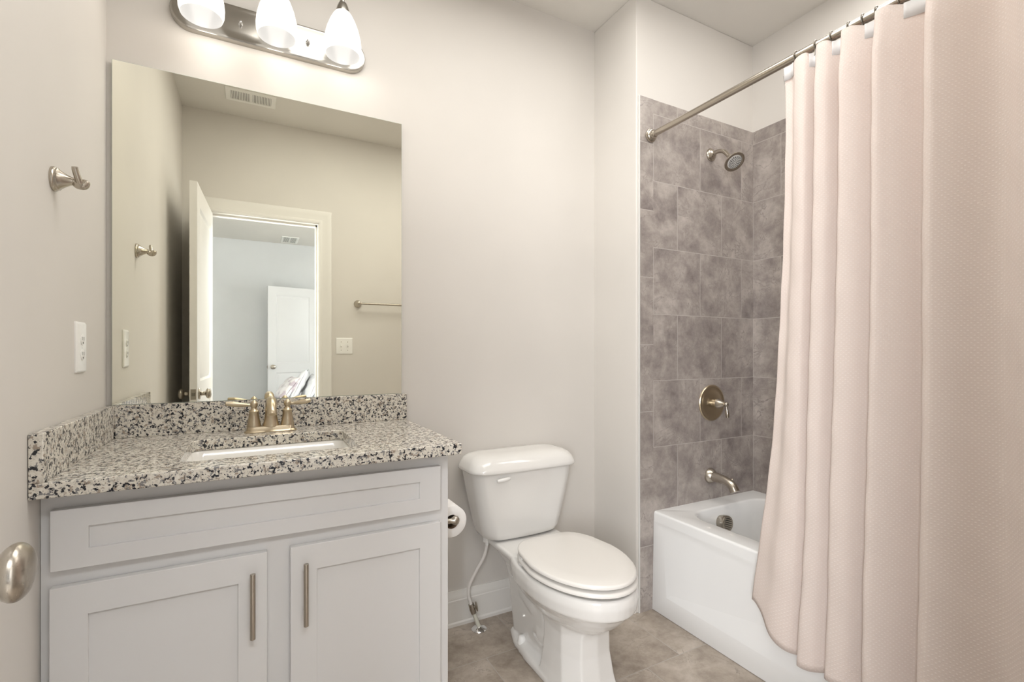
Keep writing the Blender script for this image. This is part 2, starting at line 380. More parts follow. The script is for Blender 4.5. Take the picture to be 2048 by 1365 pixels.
# casing of the bedroom's own doorway, behind its open door
bm = B()
for x0, x1 in ((1.235, 1.325), ): box(bm, x0, x1, -5.93, -5.91, 0, 2.10)
struct('trim_5', bm, 'trim', bevel=0.003)
# baseboards
def base_prof(bm, p0, p1, nrm, h=0.143):
    prof = [(0.0, 0), (0.019, 0), (0.019, 0.012), (0.015, 0.018), (0.015, h-0.038), (0.013, h-0.034), (0.013, h-0.026), (0.0105, h-0.018), (0.007, h-0.008), (0.0055, h), (0, h)]
    p0, p1, nrm = Vector(p0), Vector(p1), Vector(nrm)
    loft(bm, [[p0+nrm*a+Vector((0, 0, b)) for a, b in prof], [p1+nrm*a+Vector((0, 0, b)) for a, b in prof]])
bm = B(); base_prof(bm, (0.925, 0, 0), (XW, 0, 0), (0, -1, 0)); struct('baseboard_back', bm, 'trim', angle=20)
bm = B(); base_prof(bm, (XW, -0.019, 0), (XW, YA+0.008, 0), (-1, 0, 0)); struct('baseboard_alcove', bm, 'trim', angle=20)
bm = B(); base_prof(bm, (XL, -0.56, 0), (XL, -1.80, 0), (1, 0, 0)); struct('baseboard_left', bm, 'trim', angle=20)
bm = B(); base_prof(bm, (0.915, YE, 0), (1.97, YE, 0), (0, 1, 0)); struct('baseboard_entry', bm, 'trim', angle=20)

# ---------------------------------------------------------------- panel doors
def door_leaf(name, wd, ht, t=0.035, mat='door'):
    """slab in local x 0..wd (hinge at 0), y -t/2..t/2"""
    bm = B(); s = 0.105; r = [(0.22, 0.86), (0.99, ht-0.115)]
    box(bm, 0, s, -t/2, t/2, 0.01, ht); box(bm, wd-s, wd, -t/2, t/2, 0.01, ht)
    for z0, z1 in ((0.01, 0.22), (0.86, 0.99), (ht-0.115, ht)): box(bm, s, wd-s, -t/2, t/2, z0, z1)
    for z0, z1 in r:
        box(bm, s, wd-s, -t/2+0.009, t/2-0.009, z0, z1)
        for sg in (-1, 1):
            y0 = sg*(t/2-0.009); y1 = sg*(t/2-0.003)
            a = rrect(s+0.016, wd-s-0.016, z0+0.016, z1-0.016, 0.0005, 1); b2 = rrect(s+0.034, wd-s-0.034, z0+0.034, z1-0.034, 0.0005, 1)
            loft(bm, [[(x, y0, z) for x, z in a], [(x, y1, z) for x, z in b2]], False, True)
            # sticking bevel
            a0 = rrect(s, wd-s, z0, z1, 0.0005, 1); a1 = rrect(s+0.012, wd-s-0.012, z0+0.012, z1-0.012, 0.0005, 1)
            loft(bm, [[(x, sg*t/2, z) for x, z in a0], [(x, y0, z) for x, z in a1]], False, False)
    return finish(name, bm, mat, angle=30)
def knob_bm(bm, p, ax):
    pr = [(c[0], max(0, c[1])) for c in catmull([(a, b_, 0) for a, b_ in ((0, 0.031), (0.004, 0.032), (0.008, 0.029), (0.011, 0.019), (0.015, 0.0125), (0.028, 0.0115), (0.032, 0.015), (0.036, 0.0235), (0.043, 0.0290), (0.050, 0.0285), (0.0565, 0.0215), (0.0595, 0.012), (0.0608, 0.004), (0.061, 0))], 5)]
    lathe(bm, p, ax, pr, 56)
def add_hardware(o, wd, t=0.035, kz=0.925):
    for sg in (-1, 1):
        bm = B(); knob_bm(bm, (wd-0.062, sg*t/2, kz), (0, sg, 0)); k = finish('door_knob', bm, 'nickel_d', None); k.parent = o
    bm = B(); box(bm, wd, wd+0.0015, -0.0125, 0.0125, kz-0.028, kz+0.028); k = finish('latch_plate', bm, 'nickel_d', None, bevel=0.001); k.parent = o
    bm = B(); box(bm, wd+0.001, wd+0.008, -0.007, 0.007, kz-0.009, kz+0.009); k2 = finish('latch_bolt', bm, 'steel', None); k2.parent = o
    for z in (0.22, 1.05, 1.85):
        bm = B(); cyl(bm, (-0.004, t/2+0.004, z), (0, 0, 1), 0.09, 0.0055, 12); k = finish('hinge', bm, 'nickel', None); k.parent = o
d1 = door_leaf('door_1', 0.685, 2.068); add_hardware(d1, 0.685); d1['kind'] = 'structure'
d1.location = (0.1445, YE-0.026, 0.004); d1.rotation_euler = (0, 0, radians(92.3))
d2 = door_leaf('door_2', 0.66, 2.05, mat='door2'); add_hardware(d2, 0.66, kz=0.94); d2['kind'] = 'structure'
d2.location = (1.215, -5.66, 0.01); d2.rotation_euler = (0, 0, radians(180-13))

# ================================================================= VANITY
YF = -0.552       # door faces
t = thing('vanity_cabinet', 'light grey shaker vanity cabinet under the granite countertop', 'cabinet', (0.46, -0.28, 0))
bm = B()
CZ = 0.855
box(bm, 0.0, 0.012, YF+0.022, -0.002, 0.0, CZ); box(bm, 0.905, 0.922, YF+0.022, -0.002, 0.0, CZ)      # sides
box(bm, 0.012, 0.905, -0.012, -0.002, 0.1, CZ); box(bm, 0.012, 0.905, YF+0.024, -0.012, 0.10, 0.115)
box(bm, 0.012, 0.905, YF+0.075, YF+0.085, 0.0, 0.10)                                                 # toe kick
finish('body', bm, 'cab', t, bevel=0.001)
bm = B()
f0, f1 = YF+0.0205, YF+0.0385
box(bm, -0.003, 0.045, f0, f1, 0.10, CZ); box(bm, 0.87, 0.922, f0, f1, 0.10, CZ)
box(bm, 0.045, 0.87, f0, f1, 0.79, CZ); box(bm, 0.045, 0.87, f0, f1, 0.63, 0.71); box(bm, 0.045, 0.87, f0, f1, 0.10, 0.15); box(bm, 0.41, 0.505, f0, f1, 0.15, 0.63)
finish('face_frame', bm, 'cab', t)
def shaker(name, x0, x1, z0, z1, sw, rw, parent):
    bm = B(); a, b_ = YF, YF+0.0195
    q = lambda g, h, y: [(x0+g, y, z0+h), (x1-g, y, z0+h), (x1-g, y, z1-h), (x0+g, y, z1-h)]
    loft(bm, [q(0, 0, b_), q(0, 0, a), q(sw, rw, a), q(sw, rw, a+0.007)])
    return finish(name, bm, 'cab', parent, bevel=0.0012)
shaker('drawer_front', 0.017, 0.892, 0.686, 0.817, 0.064, 0.041, t)
dl = shaker('cabinet_door', 0.016, 0.430, 0.115, 0.650, 0.064, 0.067, t)
dr = shaker('cabinet_door', 0.484, 0.892, 0.115, 0.650, 0.064, 0.067, t)
for par, hx in ((dl, 0.398), (dr, 0.519)):
    bm = B(); cyl(bm, (hx, YF-0.028, 0.452), (0, 0, 1), 0.160, 0.0062, 20)
    for z in (0.484, 0.580): cyl(bm, (hx, YF, z), (0, -1, 0), 0.027, 0.0045, 12)
    finish('handle', bm, 'nickel_d', par, bevel=0.0006)

# countertop with a sink cut-out
t = thing('granite_countertop', 'speckled cream and black granite countertop with raised splashes on the vanity', 'countertop', (0.47, -0.30, 0.856))
CT, CB = 0.888, 0.8558
SX0, SX1, SY0, SY1 = 0.237, 0.668, -0.505, -0.178
bm = B()
inner = rrect(SX0, SX1, SY0, SY1, 0.028, 6)
n_in = len(inner)
def outer_pt(x, y):
    cx, cy = (SX0+SX1)/2, (SY0+SY1)/2
    return None
X0c, X1c, Y0c, Y1c = XL+0.001, 0.940, -0.600, -0.001
# ring outline that follows the four sides: 7 points per corner of the hole
outer = []
for (qx, qy, k) in ((X1c, Y0c, 0), (X1c, Y1c, 1), (X0c, Y1c, 2), (X0c, Y0c, 3)):
    for j in range(7): outer.append((qx, qy))
# keep the outer ring as a true rectangle: spread the points a little along the edges
def spread(i, pts):
    c = i//7; j = i % 7; a = pts[i]
    s = (j-3)*0.004
    if c == 0: return (a[0], a[1]+max(0, s)) if j >= 3 else (a[0]+min(0, s), a[1])
    if c == 1: return (a[0]+min(0, -s), a[1]) if j >= 3 else (a[0], a[1]+min(0, s))
    if c == 2: return (a[0], a[1]-max(0, s)) if j >= 3 else (a[0]-min(0, s), a[1])
    return (a[0]+max(0, s), a[1]) if j >= 3 else (a[0], a[1]-min(0, s))
outer = [spread(i, outer) for i in range(28)]
R = lambda pts, z: [(x, y, z) for x, y in pts]
Lc = [[bm.verts.new(p) for p in r] for r in (R(inner, CB), R(outer, CB), R(outer, CT), R(inner, CT))]
for i in range(4):
    A_, B_ = Lc[i], Lc[(i+1) % 4]
    for j in range(28): bm.faces.new((A_[j], A_[(j+1) % 28], B_[(j+1) % 28], B_[j]))
finish('slab', bm, 'granite', t, bevel=0.0022)
bm = B(); box(bm, XL+0.024, 0.940, -0.0236, -0.001, CT, 0.990); finish('back_splash', bm, 'granite', t, bevel=0.0018)
bm = B(); box(bm, XL+0.001, XL+0.0245, -0.600, -0.001, CT, 0.990); finish('side_splash', bm, 'granite', t, bevel=0.0018)

# undermount basin
t = thing('sink_basin', 'white rectangular undermount sink basin below the granite cut-out', 'sink', (0.4525, -0.34, 0.71))
bm = B()
def rr3(g, z, r): return R(rrect(SX0-g, SX1+g, SY0-g, SY1+g, r, 6), z)
rings = [rr3(0.022, 0.8555, 0.04), rr3(0.004, 0.8555, 0.032), rr3(0.001, 0.852, 0.03), rr3(-0.006, 0.80, 0.03), rr3(-0.014, 0.735, 0.032), rr3(-0.030, 0.716, 0.035), rr3(-0.07, 0.711, 0.035), rr3(-0.14, 0.709, 0.012)]
loft(bm, rings, False, True)
rings = [rr3(0.022, 0.8555, 0.04), rr3(0.022, 0.845, 0.04), rr3(0.010, 0.84, 0.035), rr3(-0.002, 0.72, 0.035), rr3(-0.05, 0.700, 0.035)]
loft(bm, rings, False, True)
finish('bowl', bm, 'basin', t, angle=50)
bm = B(); lathe(bm, (0.4525, -0.3415, 0.709), (0, 0, 1), [(0, 0.022), (0.002, 0.022), (0.003, 0.018), (0.004, 0.012), (0.0055, 0)], 28); finish('drain', bm, 'nickel', t)

# faucet
t = thing('bathroom_faucet', 'brushed nickel two-lever faucet on the countertop behind the sink', 'faucet', (0.452, -0.098, CT))
FX, FY = 0.452, -0.092
bm = B()
def stadium(hw, hd, z, n=12):
    pts = []
    for k in range(n+1):
        a = -pi/2+pi*k/n; pts.append((FX+hw-hd+hd*cos(a), FY+hd*sin(a), z))
    for k in range(n+1):
        a = pi/2+pi*k/n; pts.append((FX-hw+hd+hd*cos(a), FY+hd*sin(a), z))
    return pts
loft(bm, [stadium(0.080, 0.029, CT), stadium(0.080, 0.029, CT+0.003), stadium(0.074, 0.0235, CT+0.008), stadium(0.0725, 0.022, CT+0.018), stadium(0.071, 0.0205, CT+0.020)])
finish('base_plate', bm, 'nickel_warmlit', t, angle=40)
for sg in (-1, 1):
    hx = FX+sg*0.0508
    bm = B(); lathe(bm, (hx, FY, CT+0.0195), (0, 0, 1), [(0, 0.0215), (0.004, 0.0212), (0.008, 0.0203), (0.028, 0.0168), (0.045, 0.0142), (0.048, 0.0152), (0.051, 0.0155), (0.054, 0.0125), (0.060, 0.0085), (0.064, 0.0080)], 36)
    hb = finish('handle_body', bm, 'nickel_warmlit', t, angle=40)
    bm = B(); lathe(bm, (hx, FY, CT+0.082), (0, 0, 1), [(0, 0.0078), (0.003, 0.0098), (0.010, 0.0118), (0.017, 0.0108), (0.021, 0.0070), (0.0245, 0.0035), (0.026, 0)], 28)
    z = CT+0.091; e = 0.080 if sg < 0 else 0.072
    q = [(hx+sg*0.006, FY, z), (hx+sg*0.020, FY-0.001, z+0.001), (hx+sg*0.040, FY-0.003, z+0.003), (hx+sg*0.060, FY-0.005, z+0.006), (hx+sg*e, FY-0.007, z+0.009)]
    tube(bm, q, [0.0045, 0.0048, 0.0078, 0.0088, 0.0062], 20)
    lathe(bm, q[-1], (sg, -0.1, 0.12), [(-0.002, 0.0060), (0.001, 0.0056), (0.0025, 0.003), (0.003, 0)], 20)
    finish('lever', bm, 'nickel_warmlit', hb, angle=45)
bm = B()
lathe(bm, (FX, FY, CT+0.018), (0, 0, 1), [(0, 0.0262), (0.004, 0.0255), (0.010, 0.0235), (0.030, 0.0195), (0.060, 0.0168), (0.068, 0.0162)], 36)
tube(bm, [(FX, FY, CT+0.072), (FX, FY-0.003, CT+0.090), (FX, FY-0.018, CT+0.102), (FX, FY-0.046, CT+0.106), (FX, FY-0.076, CT+0.097), (FX, FY-0.096, CT+0.080), (FX, FY-0.102, CT+0.068)],
     [0.0165, 0.0172, 0.0165, 0.0152, 0.0140, 0.0135, 0.0138], 28, 6)
lathe(bm, (FX, FY, CT+0.082), (0, 0, 1), [(-0.012, 0.0165), (-0.011, 0.0188), (-0.008, 0.0188), (-0.006, 0.0172)], 36)
finish('spout', bm, 'nickel_warmlit', t, angle=50)

# ================================================================= MIRROR
MZ0, MZ1, MX0, MX1 = 0.9905, 2.068, 0.0115, 0.9225
MCL = [(0.25, MZ0-0.0), (0.68, MZ0-0.0)]
t = thing('wall_mirror', 'large frameless rectangular mirror standing on the granite back splash', 'mirror', ((MX0+MX1)/2, -0.004, MZ0))
bm = B(); box(bm, MX0, MX1, -0.0125, -0.0068, MZ0, MZ1); finish('glass_backing', bm, 'mirror_edge', t, bevel=0.0008)
bm = B(); box(bm, MX0+0.0012, MX1-0.0012, -0.01275, -0.0123, MZ0+0.0012, MZ1-0.0012); finish('reflective_face', bm, 'mirror', t)

# ================================================================= VANITY LIGHT
t = thing('vanity_light', 'three-light brushed nickel bar fixture on the wall above the mirror', 'wall light', (0.469, -0.002, 2.28))
LX, LZ = 0.469, 2.281
def pill(hw, r, y, n=16):
    pts = []
    for k in range(n+1):
        a = -pi/2+pi*k/n; pts.append((LX+hw-r+r*cos(a), y, LZ+r*sin(a)))
    for k in range(n+1):
        a = pi/2+pi*k/n; pts.append((LX-hw+r+r*cos(a), y, LZ+r*sin(a)))
    return pts
bm = B()
loft(bm, [pill(0.310, 0.061, -0.0005), pill(0.310, 0.061, -0.016), pill(0.3075, 0.0585, -0.0215), pill(0.303, 0.054, -0.0235), pill(0.299, 0.050, -0.0225)])
finish('backplate', bm, 'plate', t, angle=40)
for x in (0.361, 0.574):
    bm = B(); lathe(bm, (x, -0.0225, 2.281), (0, -1, 0), [(0, 0.0065), (0.003, 0.007), (0.006, 0.0055), (0.009, 0.0045), (0.014, 0.005), (0.017, 0.003), (0.018, 0)], 20)
    finish('screw_finial', bm, 'chrome', t)
for x in (0.256, 0.469, 0.680):
    ys = -0.122
    bm = B(); tube(bm, [(x, -0.020, 2.300), (x, -0.045, 2.330), (x, -0.065, 2.385), (x, -0.092, 2.425), (x, ys, 2.420), (x, ys, 2.388)], 0.0055, 14)
    lathe(bm, (x, -0.022, 2.300), (0, -1, 0.3), [(0, 0.014), (0.004, 0.013), (0.007, 0.008)], 24)
    lathe(bm, (x, ys, 2.400), (0, 0, -1), [(0, 0.007), (0.004, 0.014), (0.018, 0.0195), (0.034, 0.0235), (0.040, 0.0235)], 28)
    arm = finish('lamp_arm', bm, 'plate', t, angle=45)
    bm = B()
    pr = [(0, 0.026), (0.010, 0.033), (0.030, 0.043), (0.060, 0.054), (0.090, 0.061), (0.115, 0.0635), (0.135, 0.0625), (0.150, 0.0575)]
    lathe(bm, (x, ys, 2.362), (0, 0, -1), pr, 44, True, False)
    nf = len(bm.faces)
    lathe(bm, (x, ys, 2.3615), (0, 0, -1), [(d, r-0.003) for d, r in pr[:-1]]+[(0.1495, 0.0575)], 44, True, False)
    bm.faces.ensure_lookup_table()
    for f in bm.faces[nf:]: f.material_index = 1
    sh = finish('lamp_shade', bm, ['shade', 'shade_in'], t, angle=60); sh.data.transform(Matrix.Translation(-Vector((x-0.469, ys+0.002, 2.302-2.28))))
    sh.location = (x-0.469, ys+0.002, 2.302-2.28)
    bm = B(); lathe(bm, (x, ys, 2.352), (0, 0, -1), [(0, 0.012), (0.020, 0.013), (0.045, 0.024), (0.065, 0.028), (0.082, 0.022), (0.092, 0.008), (0.093, 0)], 24)
    bu = finish('bulb', bm, 'bulb', t)
    pl = bpy.data.lights.new('vanity_bulb_light', 'POINT'); pl.energy = 0.45; pl.color = (1, 0.93, 0.84); pl.shadow_soft_size = 0.028
    po = bpy.data.objects.new('vanity_bulb_light', pl); C.objects.link(po); po.location = (x, ys, 2.198)

# ================================================================= WALL ITEMS
HS = 0.84
def hook(name, label, y, z):
    t = thing(name, label, 'hook', (XL, y, z))
    bm = B(); lathe(bm, (XL, y, z), (1, 0, 0), [(a*HS, b_) for a, b_ in ((0, 0.0275), (0.004, 0.028), (0.008, 0.0265), (0.009, 0.025), (0.013, 0.0245), (0.0145, 0.0225), (0.024, 0.0165), (0.034, 0.0115), (0.043, 0.0085), (0.045, 0.0092), (0.047, 0.0085))], 36)
    finish('rosette', bm, 'nickel', t, angle=40)
    bm = B(); tube(bm, [(XL+0.046*HS, y, z-0.002), (XL+0.053*HS, y-0.001, z-0.007), (XL+0.064*HS, y, z-0.006), (XL+0.070*HS, y, z+0.002)], [0.0072, 0.0095, 0.0105, 0.0085], 18)
    lathe(bm, (XL+0.069*HS, y, z+0.001), (0.4, 0, 1), [(0, 0.0085), (0.004, 0.007), (0.006, 0)], 18)
    tube(bm, [(XL+0.058*HS, y-0.004, z-0.004), (XL+0.055*HS, y-0.013, z+0.008), (XL+0.052*HS, y-0.019, z+0.022), (XL+0.052*HS, y-0.022, z+0.028)], [0.0075, 0.0065, 0.0062, 0.0058], 16)
    finish('prong', bm, 'nickel', t, angle=50)
hook('robe_hook', 'brushed nickel robe hook on the left wall', -0.457, 1.552)
def outlet():
    x, y, z = XL, -0.268, 1.169
    t = thing('outlet', 'white duplex electrical outlet on the left wall above the countertop', 'outlet', (x, y, z))
    bm = B()
    o = lambda g, d: [(x+d, yy, zz) for yy, zz in rrect(y-0.041+g, y+0.041-g, z-0.0665+g, z+0.0665-g, 0.004, 3)]
    loft(bm, [o(0, 0.0), o(0, 0.003), o(0.0035, 0.0058), o(0.006, 0.0064)]); finish('wall_plate', bm, 'plastic', t, angle=50)
    for dz in (-0.0195, 0.0195):
        bm = B()
        lathe(bm, (x+0.006, y, z+dz), (1, 0, 0), [(0, 0.0170), (0.0016, 0.0168), (0.0022, 0.0155), (0.0022, 0)], 28, sx=0.92, sy=0.86)
        r_ = finish('receptacle', bm, 'plastic', t)
        bm = B()
        for dy in (-0.0063, 0.0063): box(bm, x+0.0075, x+0.0085, y+dy-0.001, y+dy+0.001, z+dz-0.001, z+dz+0.008)
        cyl(bm, (x+0.0075, y, z+dz-0.008), (1, 0, 0), 0.001, 0.0026, 12)
        finish('socket_slot', bm, 'dark', r_)
    bm = B(); lathe(bm, (x+0.006, y, z), (1, 0, 0), [(0, 0.0035), (0.001, 0.003), (0.0014, 0)], 14); finish('screw', bm, 'plastic', t)
outlet()
def switch_plate():
    x, y, z = 0.993, YE, 1.200
    t = thing('light_switch', 'white double toggle light switch on the wall beside the door casing, seen in the mirror', 'switch', (x, y, z))
    bm = B(); o = lambda g, d: [(xx, y+d, zz) for xx, zz in rrect(x-0.059+g, x+0.059-g, z-0.0595+g, z+0.0595-g, 0.004, 3)]
    loft(bm, [o(0, 0.0), o(0, 0.003), o(0.0035, 0.0055), o(0.006, 0.006)]); finish('wall_plate', bm, 'plastic', t, angle=50)
    for dx in (-0.023, 0.023):
        bm = B(); box(bm, x+dx-0.0045, x+dx+0.0045, y+0.006, y+0.007, z-0.011, z+0.011); fr = finish('toggle_slot', bm, 'caulk', t)
        bm = B(); tube(bm, [(x+dx, y+0.005, z), (x+dx, y+0.018, z+0.006)], [0.0042, 0.0036], 12, smooth=False); finish('toggle', bm, 'plastic', t)
        for dz in (-0.030, 0.030):
            bm = B(); lathe(bm, (x+dx, y+0.006, z+dz), (0, 1, 0), [(0, 0.003), (0.001, 0)], 12); finish('screw', bm, 'nickel', t)
switch_plate()
def towel_bar():
    x0, x1, y, z = 1.088, 1.69, YE, 1.515
    t = thing('towel_bar', 'brushed nickel towel bar on the entry wall beyond the light switch, seen in the mirror', 'towel bar', ((x0+x1)/2, y, z))
    for x in (x0, x1):
        bm = B(); lathe(bm, (x, y, z), (0, 1, 0), [(0, 0.0275), (0.004, 0.028), (0.009, 0.026), (0.014, 0.0235), (0.026, 0.015), (0.038, 0.010), (0.046, 0.009), (0.050, 0.012), (0.058, 0.0145), (0.068, 0.012), (0.073, 0)], 32)
        finish('post', bm, 'nickel', t, angle=45)
    bm = B(); cyl(bm, (x0, y+0.059, z), (1, 0, 0), x1-x0, 0.008, 20); finish('bar', bm, 'nickel', t)
towel_bar()
def register(name, label, x0, x1, y0, y1, z, group=None, n=12):
    t = thing(name, label, 'vent', ((x0+x1)/2, (y0+y1)/2, z))
    bm = B(); m = 0.028
    fr = [rrect(x0, x1, y0, y1, 0.003, 2), rrect(x0, x1, y0, y1, 0.003, 2), rrect(x0+0.004, x1-0.004, y0+0.004, y1-0.004, 0.003, 2), rrect(x0+m, x1-m, y0+m, y1-m, 0.003, 2), rrect(x0+m, x1-m, y0+m, y1-m, 0.003, 2)]
    zs = [z, z-0.003, z-0.007, z-0.007, z-0.001]
    loft(bm, [R(f, zz) for f, zz in zip(fr, zs)], False, False); finish('frame', bm, 'plastic', t)
    bm = B(); box(bm, x0+m-0.002, x1-m+0.002, y0+m-0.002, y1-m+0.002, z-0.0015, z-0.0003); finish('recess', bm, 'grille_dark', t)
    xm = (x0+x1)/2
    bm = B(); box(bm, xm-0.008, xm+0.008, y0+m, y1-m, z-0.0065, z-0.002); finish('divider', bm, 'plastic', t)
    bm = B()
    for a, b_ in ((x0+m, xm-0.008), (xm+0.008, x1-m)):
        for k in range(n):
            x = a+(b_-a)*(k+0.5)/n
            vs = box(bm, x-0.0026, x+0.0026, y0+m, y1-m, z-0.0065, z-0.002)
    finish('louvers', bm, 'plastic', t)
register('ceiling_register', 'white rectangular air register on the bathroom ceiling, seen in the mirror', 0.248, 0.528, -1.610, -1.445, H)
register('ceiling_register.001', 'small white air register on the bedroom ceiling, seen through the mirrored doorway', 0.745, 0.965, -5.84, -5.43, H, n=6)

# ================================================================= TOILET
TX = 1.409
t = thing('toilet', 'white two-piece toilet with closed lid between the vanity and the tub', 'toilet', (TX, -0.40, 0))
def egg(w_, db, df, dm, z, bw=0.6, n=48, ex=2.0):
    """closed outline: db back, df front tip, dm depth of the widest point, bw = back squareness"""
    pts = []
    for k in range(n):
        a = 2*pi*k/n; c, s = cos(a), sin(a)
        if s >= 0:      # front
            x = w_*math.copysign(abs(c)**(2/ex), c); d = dm+(df-dm)*abs(s)**(2/ex)
        else:
            e2 = 2/(2+bw*3); x = w_*math.copysign(abs(c)**e2, c); d = dm-(dm-db)*abs(s)**e2
        # taper the back half towards the hinge
        if s < 0: x *= 1-TAPER*((dm-d)/(dm-db))**2
        pts.append((TX+x, -d, z))
    return pts
TAPER = 0.0
bm = B()
# bowl
rings = []
TAPER = 0.16
for z, w_, db, df, dm in ((0.386, 0.165, 0.26, 0.752, 0.49), (0.388, 0.172, 0.25, 0.760, 0.49), (0.382, 0.180, 0.24, 0.768, 0.49), (0.360, 0.184, 0.24, 0.772, 0.49), (0.325, 0.180, 0.24, 0.768, 0.49), (0.317, 0.171, 0.24, 0.756, 0.49),
                          (0.295, 0.158, 0.24, 0.738, 0.485), (0.265, 0.138, 0.25, 0.708, 0.475), (0.235, 0.112, 0.27, 0.668, 0.46), (0.210, 0.085, 0.30, 0.625, 0.45), (0.19, 0.06, 0.32, 0.58, 0.45)):
    rings.append(egg(w_, db, df, dm, z, 0.7))
loft(bm, rings)
# pedestal column (faceted)
def ped(hw, hf, b0, f0_, z):
    return [(TX-hw, -b0, z), (TX-hw, -(b0+0.06), z), (TX-hw*0.98, -(f0_-0.075), z), (TX-hf, -(f0_-0.01), z), (TX, -f0_, z), (TX+hf, -(f0_-0.01), z), (TX+hw*0.98, -(f0_-0.075), z), (TX+hw, -(b0+0.06), z), (TX+hw, -b0, z), (TX, -(b0-0.02), z)]
loft(bm, [ped(0.114, 0.074, 0.440, 0.675, 0.0), ped(0.112, 0.072, 0.442, 0.670, 0.018), ped(0.105, 0.067, 0.448, 0.654, 0.06), ped(0.097, 0.060, 0.455, 0.640, 0.14), ped(0.097, 0.058, 0.455, 0.640, 0.205), ped(0.105, 0.056, 0.44, 0.648, 0.245), ped(0.110, 0.058, 0.43, 0.655, 0.27)])
# foot flange
def foot(g, z):
    return [(TX+x*(1)+(g if x > 0 else -g), -d + (g if d < 0.3 else -g)*-1*-1, z) for x, d in ((-0.080, 0.17), (-0.104, 0.24), (-0.116, 0.36), (-0.114, 0.50), (-0.07, 0.60), (0.07, 0.60), (0.114, 0.50), (0.116, 0.36), (0.104, 0.24), (0.080, 0.17), (0.04, 0.145), (-0.04, 0.145))]
loft(bm, [foot(0.0, 0.0), foot(0.0, 0.018), foot(-0.006, 0.030), foot(-0.03, 0.040)])
# trapway bulge and rear neck
tube(bm, [(TX, -0.52, 0.17), (TX, -0.36, 0.20), (TX, -0.28, 0.22), (TX, -0.235, 0.19), (TX, -0.225, 0.12), (TX, -0.23, 0.03)], [0.08, 0.095, 0.094, 0.088, 0.076, 0.066], 32, 6)
tube(bm, [(TX, -0.54, 0.13), (TX, -0.40, 0.12), (TX, -0.31, 0.07)], [0.085, 0.092, 0.074], 24, 6)
rings = []
for z, w_, b0, f0_ in ((0.388, 0.148, 0.075, 0.34), (0.380, 0.155, 0.065, 0.34), (0.366, 0.152, 0.07, 0.35), (0.345, 0.128, 0.10, 0.37), (0.30, 0.104, 0.14, 0.40), (0.24, 0.092, 0.155, 0.46), (0.18, 0.090, 0.16, 0.47), (0.10, 0.084, 0.165, 0.47), (0.04, 0.08, 0.17, 0.47)):
    rings.append([(x, -y, z) for x, y in rrect(TX-w_, TX+w_, b0, f0_, 0.035, 5)])
loft(bm, rings)
bowl = finish('bowl', bm, 'porcelain', t, angle=180)
rm = bowl.modifiers.new('remesh', 'REMESH'); rm.mode = 'VOXEL'; rm.voxel_size = 0.0042; rm.use_smooth_shade = True
sm = bowl.modifiers.new('smooth', 'SMOOTH'); sm.factor = 0.5; sm.iterations = 5
for sx in (-1, 1):
    bm = B(); lathe(bm, (TX+sx*0.090, -0.285, 0.027), (0, 0, 1), [(0, 0.0185), (0.004, 0.0185), (0.010, 0.015), (0.024, 0.013), (0.028, 0.010), (0.030, 0.004), (0.030, 0)], 24)
    finish('bolt_cap', bm, 'plastic', t)
# seat and lid
TAPER = 0.30
def slab(name, w_, db, df, dm, z0, z1, bev, crown=0):
    bm = B()
    rr_ = [egg(w_-bev, db+bev, df-bev, dm, z0, 1.4), egg(w_, db, df, dm, z0+bev*0.7, 1.4), egg(w_, db, df, dm, z1-bev, 1.4), egg(w_-bev*0.5, db+bev*0.5, df-bev*0.5, dm, z1-bev*0.3, 1.4), egg(w_-bev*1.5, db+bev*1.5, df-bev*1.5, dm, z1, 1.4)]
    if crown: rr_.append(egg(w_*0.7, db+0.05, df-0.07, dm, z1+crown, 1.4)); rr_.append(egg(w_*0.3, db+0.12, df-0.17, dm, z1+crown*1.3, 1.4))
    loft(bm, rr_); return finish(name, bm, 'seat', t, angle=50)
slab('seat', 0.182, 0.305, 0.768, 0.50, 0.3945, 0.4115, 0.007)
slab('lid', 0.178, 0.300, 0.762, 0.50, 0.4190, 0.4345, 0.0055, 0.0012)
for sx in (-1, 1):
    bm = B(); box(bm, TX+sx*0.075-0.022, TX+sx*0.075+0.022, -0.312, -0.272, 0.386, 0.412)
    finish('seat_hinge', bm, 'seat', t, bevel=0.006, seg=3)
for x, d in ((-0.12, 0.62), (0.12, 0.62), (-0.15, 0.40), (0.15, 0.40)):
    bm = B(); box(bm, TX+x-0.012, TX+x+0.012, -d-0.012, -d+0.012, 0.386, 0.418)
    finish('seat_bumper', bm, 'plastic', t, bevel=0.002)
TX -= 0.014
# tank
def tsec(hw, b0, f0_, z, bow=0.012, r=0.05, n=10):
    """rounded, bowed-front section"""
    base = rrect(TX-hw, TX+hw, b0, f0_, r, 7); out = []
    # densify the front edge for the bow
    dens = []
    for i in range(len(base)):
        a, b_ = base[i], base[(i+1) % len(base)]
        L_ = math.dist(a, b_); k = 8 if L_ > 0.1 else 1
        for j in range(k): dens.append((a[0]+(b_[0]-a[0])*j/k, a[1]+(b_[1]-a[1])*j/k))
    for x, d in dens:
        u = (x-TX)/hw; q = (d-b0)/(f0_-b0)
        out.append((x, -(d+bow*(1-u*u)*q*q), z))
    return out
bm = B()
loft(bm, [tsec(0.125, 0.045, 0.150, 0.3885), tsec(0.155, 0.030, 0.172, 0.392, r=0.05), tsec(0.172, 0.022, 0.184, 0.402, r=0.055), tsec(0.181, 0.018, 0.190, 0.420, r=0.055), tsec(0.190, 0.016, 0.194, 0.46, r=0.055), tsec(0.212, 0.013, 0.201, 0.56, r=0.055), tsec(0.233, 0.010, 0.208, 0.672, r=0.055)])
finish('tank', bm, 'porcelain', t, angle=60)
bm = B()
